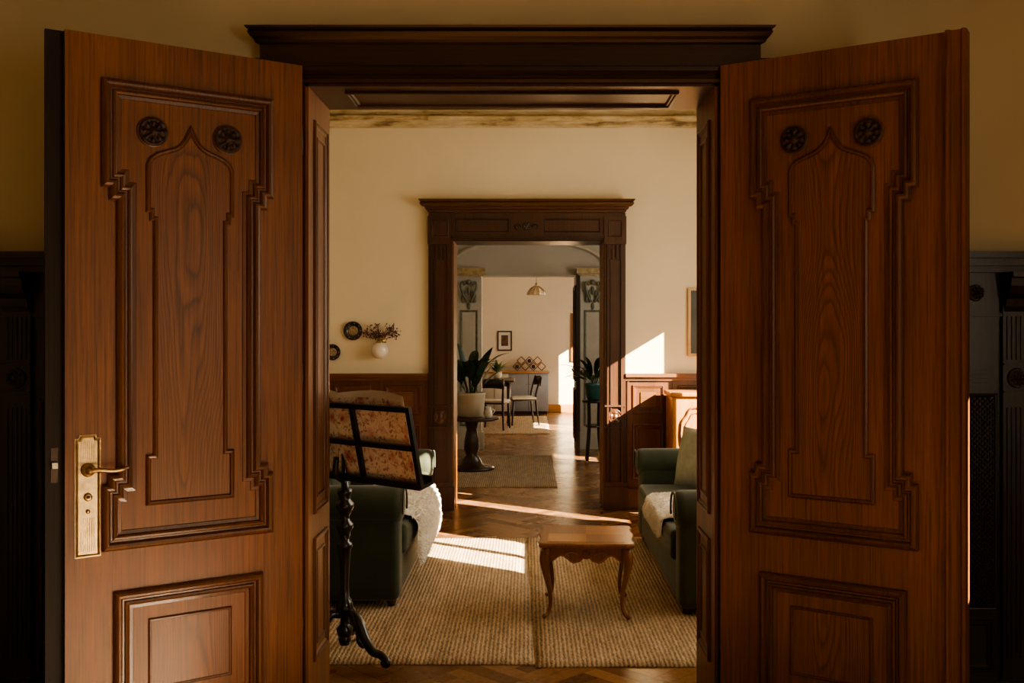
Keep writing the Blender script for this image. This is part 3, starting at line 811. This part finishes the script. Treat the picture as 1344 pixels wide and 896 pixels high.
b.sweep(pts,[(0,0),(0,.05),(.02,.07),(.05,.07),(.07,.03),(.07,0)],F,M_pil,closed=False)
b.fbox(F,EL,ER+.04,ET,ET+.02,0,.04,M_pil)
b.done()
b=B('door_3')
b.box(.60,.645,Y3-.62,Y3-.02,.01,2.22,M_black)
G=YZ(.60,-1)
b.sweep(rect(Y3-.56,Y3-.08,.9,2.1),P_BIG,G,M_black); b.sweep(rect(Y3-.56,Y3-.08,.15,.8),P_BIG,G,M_black)
b.ball((.56,Y3-.58,1.05),.02,M_brass)
b.done()

b=B('round_pedestal_table'); c=(-.62,10.95,.0)
b.lathe([(.0001,.555),(.29,.555),(.31,.565),(.31,.58),(.30,.588),(.0001,.588)],c,M_tabledark,40)
b.lathe([(.08,.555),(.07,.5),(.055,.45),(.065,.40),(.08,.33),(.085,.24),(.06,.17),(.10,.12),(.12,.07),(.22,.05),(.25,.035),(.25,.016)],c,M_tabledark,24)
b.done()
b=B('potted_broadleaf_plant'); c=(-.63,10.95,.589)
b.lathe([(.0001,0),(.125,0),(.14,.02),(.16,.24),(.165,.265),(.155,.268),(.145,.24),(.0001,.235)],c,M_potc,32)
for i in range(26):
    az=i*2.4+U(-.2,.2); b.blade((c[0]+.05*math.cos(az),c[1]+.05*math.sin(az),c[2]+.23),az,U(.38,.70),U(.045,.065),U(.03,.75),U(.3,1.8),M_leaf,14,pet=U(.3,.5))
b.done()
b=B('milk_jug'); c=(-.43,10.80,.589)
b.lathe([(.0001,0),(.035,0),(.045,.03),(.04,.07),(.028,.10),(.034,.125),(.03,.12),(.0001,.10)],c,M_white,20)
b.tube([(c[0]+.03,c[1],c[2]+.10),(c[0]+.07,c[1],c[2]+.08),(c[0]+.04,c[1],c[2]+.035)],.005,M_white,6); b.done()
b=B('plant_stand'); c=(.775,11.7,0)
b.lathe([(.0001,.69),(.13,.69),(.14,.70),(.14,.715),(.0001,.72)],c,M_black,28)
b.lathe([(.09,.40),(.095,.405),(.095,.42),(.0001,.42)],c,M_black,24)
for k in range(4):
    t=math.pi/4+k*math.pi/2; b.tube([(c[0]+.09*math.cos(t),c[1]+.09*math.sin(t),.70),(c[0]+.08*math.cos(t),c[1]+.08*math.sin(t),.4),(c[0]+.12*math.cos(t),c[1]+.12*math.sin(t),.012)],.018,M_black,8)
b.done()
b=B('potted_trailing_plant'); c=(.775,11.7,.721)
b.lathe([(.0001,0),(.07,0),(.085,.02),(.11,.17),(.12,.20),(.105,.20),(.0001,.18)],c,M_pott,28)
for i in range(30):
    az=i*2.4; b.blade((c[0]+.03*math.cos(az),c[1]+.03*math.sin(az),c[2]+.17),az,U(.34,.54),U(.022,.034),U(.3,1.1),U(.9,2.0),M_leaf,12,pet=.3)
b.done()

# ---------------------------------------------------------------- dining room
b=B('sideboard')
b.rbox(-.85,-.355,18.1,18.55,.06,.75,.006,M_sidec,1); b.rbox(-.35,.37,18.1,18.55,.06,.75,.006,M_side,1)
b.rbox(-.87,.39,18.07,18.56,.75,.78,.005,M_gold,1)
b.box(-.83,.35,18.15,18.5,.0,.06,M_tabledark)
for a in (-.61,.01): b.box(a-.004,a+.004,18.095,18.1,.08,.74,M_tabledark)
for a in (-.64,-.58,-.02,.04): b.ball((a,18.085,.55),.012,M_brass)
b.done()
b=B('wine_rack')
for i in range(4):
    for j in range(2):
        cx_=-.20+i*.15; cz_=.789+.075*1.05+j*.105
        if j==1 and i==3: continue
        cx_+=.075*j
        s_=.075
        for (p,q_) in (((-s_,0),(0,s_)),((0,s_),(s_,0)),((s_,0),(0,-s_)),((0,-s_),(-s_,0))):
            A=Vector((cx_+p[0],18.3,cz_+p[1])); C=Vector((cx_+q_[0],18.3,cz_+q_[1]))
            for dy in (-.07,.07): b.tube([A+Vector((0,dy,0)),C+Vector((0,dy,0))],.008,M_leg,6,1)
        if (i+j)%2==0: b.tube([(cx_,18.16,cz_),(cx_,18.40,cz_)],.035,M_black,12,1)
b.done()
b=B('framed_print'); F=XZ(Y4)
b.sweep(rect(-.57,-.30,1.15,1.52),[(0,0),(0,.025),(.022,.025),(.022,.01)],F,M_black); b.poly(rect(-.56,-.31,1.16,1.51),0,.010,F,M_mat); b.poly(rect(-.50,-.37,1.24,1.44),.010,.012,F,M_artb); b.done()
b=B('baseboard_dining_back'); b.box(-2.6,2.4,Y4-.03,Y4,0,.13,M_gold); b.box(-2.6,2.4,Y4-.02,Y4,.13,.15,M_gold); b.done()
b=B('tall_framed_tapestry'); F=XZ(Y4)
b.sweep(rect(.80,1.35,.95,1.85),[(0,0),(0,.03),(.03,.03),(.03,.01)],F,M_leg); b.poly(rect(.82,1.33,.97,1.83),0,.012,F,M_wainh); b.done()
b=B('scalloped_pendant_lamp'); c=(.135,16.0,2.10)
b.lathe([(.135,0),(.137,.01),(.125,.05),(.09,.10),(.042,.135),(.02,.15),(.02,.17)],c,M_pend,60,mod=lambda t,z:1+.10*abs(math.cos(5*t))*(1 if z<.1 else .3),cap=False)
for k in range(10):
    t=k*math.pi/5; b.tube([(c[0]+r*math.cos(t),c[1]+r*math.sin(t),c[2]+z) for r,z in ((.150,0),(.140,.05),(.102,.10),(.04,.142))],.006,M_brass,5,1)
b.lathe([(.02,.16),(.025,.17),(.012,.2)],c,M_brass,12); b.tube([(c[0],c[1],c[2]+.18),(c[0],c[1],3.52)],.005,M_brass,6,1)
b.ball((c[0],c[1],c[2]+.06),.035,M_white); b.done()
b=B('dining_table'); x0,x1,y0,y1=-1.25,-.22,15.75,16.75
b.rbox(x0,x1,y0,y1,.71,.74,.01,M_tabledark,2); b.box(x0+.08,x1-.08,y0+.08,y1-.08,.64,.71,M_tabledark)
for x in (x0+.09,x1-.09):
    for y in (y0+.09,y1-.09): b.tube([(x,y,.70),(x,y,.016)],[.03,.018],M_tabledark,10,1)
b.done()
def chair(x,y,ang):
    b=B('dining_chair'); T=Matrix.Translation((x,y,0))@Matrix.Rotation(ang,4,'Z')
    Q=lambda p:T@Vector(p)
    b.rbox(-.21,.21,-.20,.20,.43,.465,.015,M_seat,3,T=lambda v:T@v)
    b.rbox(-.20,.20,-.19,.19,.405,.43,.008,M_black,2,T=lambda v:T@v)
    for sx in (-1,1):
        b.tube([Q((sx*.18,-.17,.42)),Q((sx*.20,-.20,.016))],[.018,.013],M_black,8,1)
        b.tube([Q((sx*.20,.24,.016)),Q((sx*.18,.19,.42)),Q((sx*.19,.22,.62)),Q((sx*.20,.27,.80))],[.013,.019,.016,.013],M_black,8)
    vs=[];fs=[]
    for i in range(11):
        u=-1+i/5; yy=.255+.04*(1-u*u)
        for (z,dy) in ((.66,-.01),(.80,.01),(.80,.03),(.66,.01)): vs.append(Q((u*.22,yy+dy,z-.02*u*u)))
    for i in range(10):
        for k in range(4): a=i*4+k;c2=i*4+(k+1)%4; fs.append((a,c2,c2+4,a+4))
    fs+=[(0,1,2,3),(40,41,42,43)]
    b.add(vs,fs,M_black,True); b.done()
chair(-.10,16.1,math.radians(-78)); chair(-.52,15.35,math.radians(168))
b=B('potted_flowering_plant'); c=(-.50,16.3,.741)
b.lathe([(.0001,0),(.05,0),(.065,.02),(.075,.11),(.068,.11),(.0001,.10)],c,M_potc,20)
for i in range(26):
    az=i*2.4; b.blade((c[0],c[1],c[2]+.09),az,U(.14,.30),U(.022,.034),U(.1,1.1),U(.5,1.5),M_leaf2,6)
b.done()

# ---------------------------------------------------------------- lights
def area(name,loc,rot,sx,sy,e,col):
    l=bpy.data.lights.new(name,'AREA'); l.shape='RECTANGLE'; l.size=sx; l.size_y=sy; l.energy=e; l.color=col
    o=bpy.data.objects.new(name,l); o.location=loc; o.rotation_euler=rot; bpy.context.collection.objects.link(o); return o
s=bpy.data.lights.new('sun','SUN'); s.energy=70; s.angle=.006; s.color=(1,.82,.58)
so=bpy.data.objects.new('sun',s); bpy.context.collection.objects.link(so)
d=Vector((-.82,.57,-.50)).normalized(); so.rotation_euler=d.to_track_quat('-Z','Y').to_euler(); so.location=(8,-4,7)
LX=(0,math.radians(90),0)
area('daylight_parlour_fill',(2.30,6.1,1.8),LX,1.5,2.6,58,(1,.88,.70))  # added fill lamp; sky light through the parlour openings is weak
area('daylight_hall_fill',(2.9,.1,1.7),LX,1.5,1.6,38,(1,.86,.64))  # added fill lamp at the unseen hall window, lights the door leaves
area('daylight_passage_fill',(2.3,10.6,2.0),LX,1.3,1.6,34,(1,.90,.76))  # added fill lamp to brighten the dark passage, larger than its opening
area('daylight_dining_fill',(2.3,15.5,1.7),LX,1.6,3.0,62,(1,.88,.72))  # added fill lamp along the wall, standing in for dining room daylight
w=bpy.data.worlds.new('sky'); bpy.context.scene.world=w; w.use_nodes=True
w.node_tree.nodes['Background'].inputs[0].default_value=(.92,.90,.86,1); w.node_tree.nodes['Background'].inputs[1].default_value=.8

# ---------------------------------------------------------------- camera
cam=bpy.data.cameras.new('camera'); co=bpy.data.objects.new('camera',cam); bpy.context.collection.objects.link(co)
co.location=(0,0,1.55); co.rotation_euler=(math.radians(90),0,0)
cam.lens=35; cam.sensor_width=36; cam.shift_x=-21/1344; cam.shift_y=-16/1344
bpy.context.scene.camera=co
try:
    bpy.context.scene.view_settings.view_transform='AgX'; bpy.context.scene.view_settings.look='AgX - Medium High Contrast'
except Exception as e: print(e)
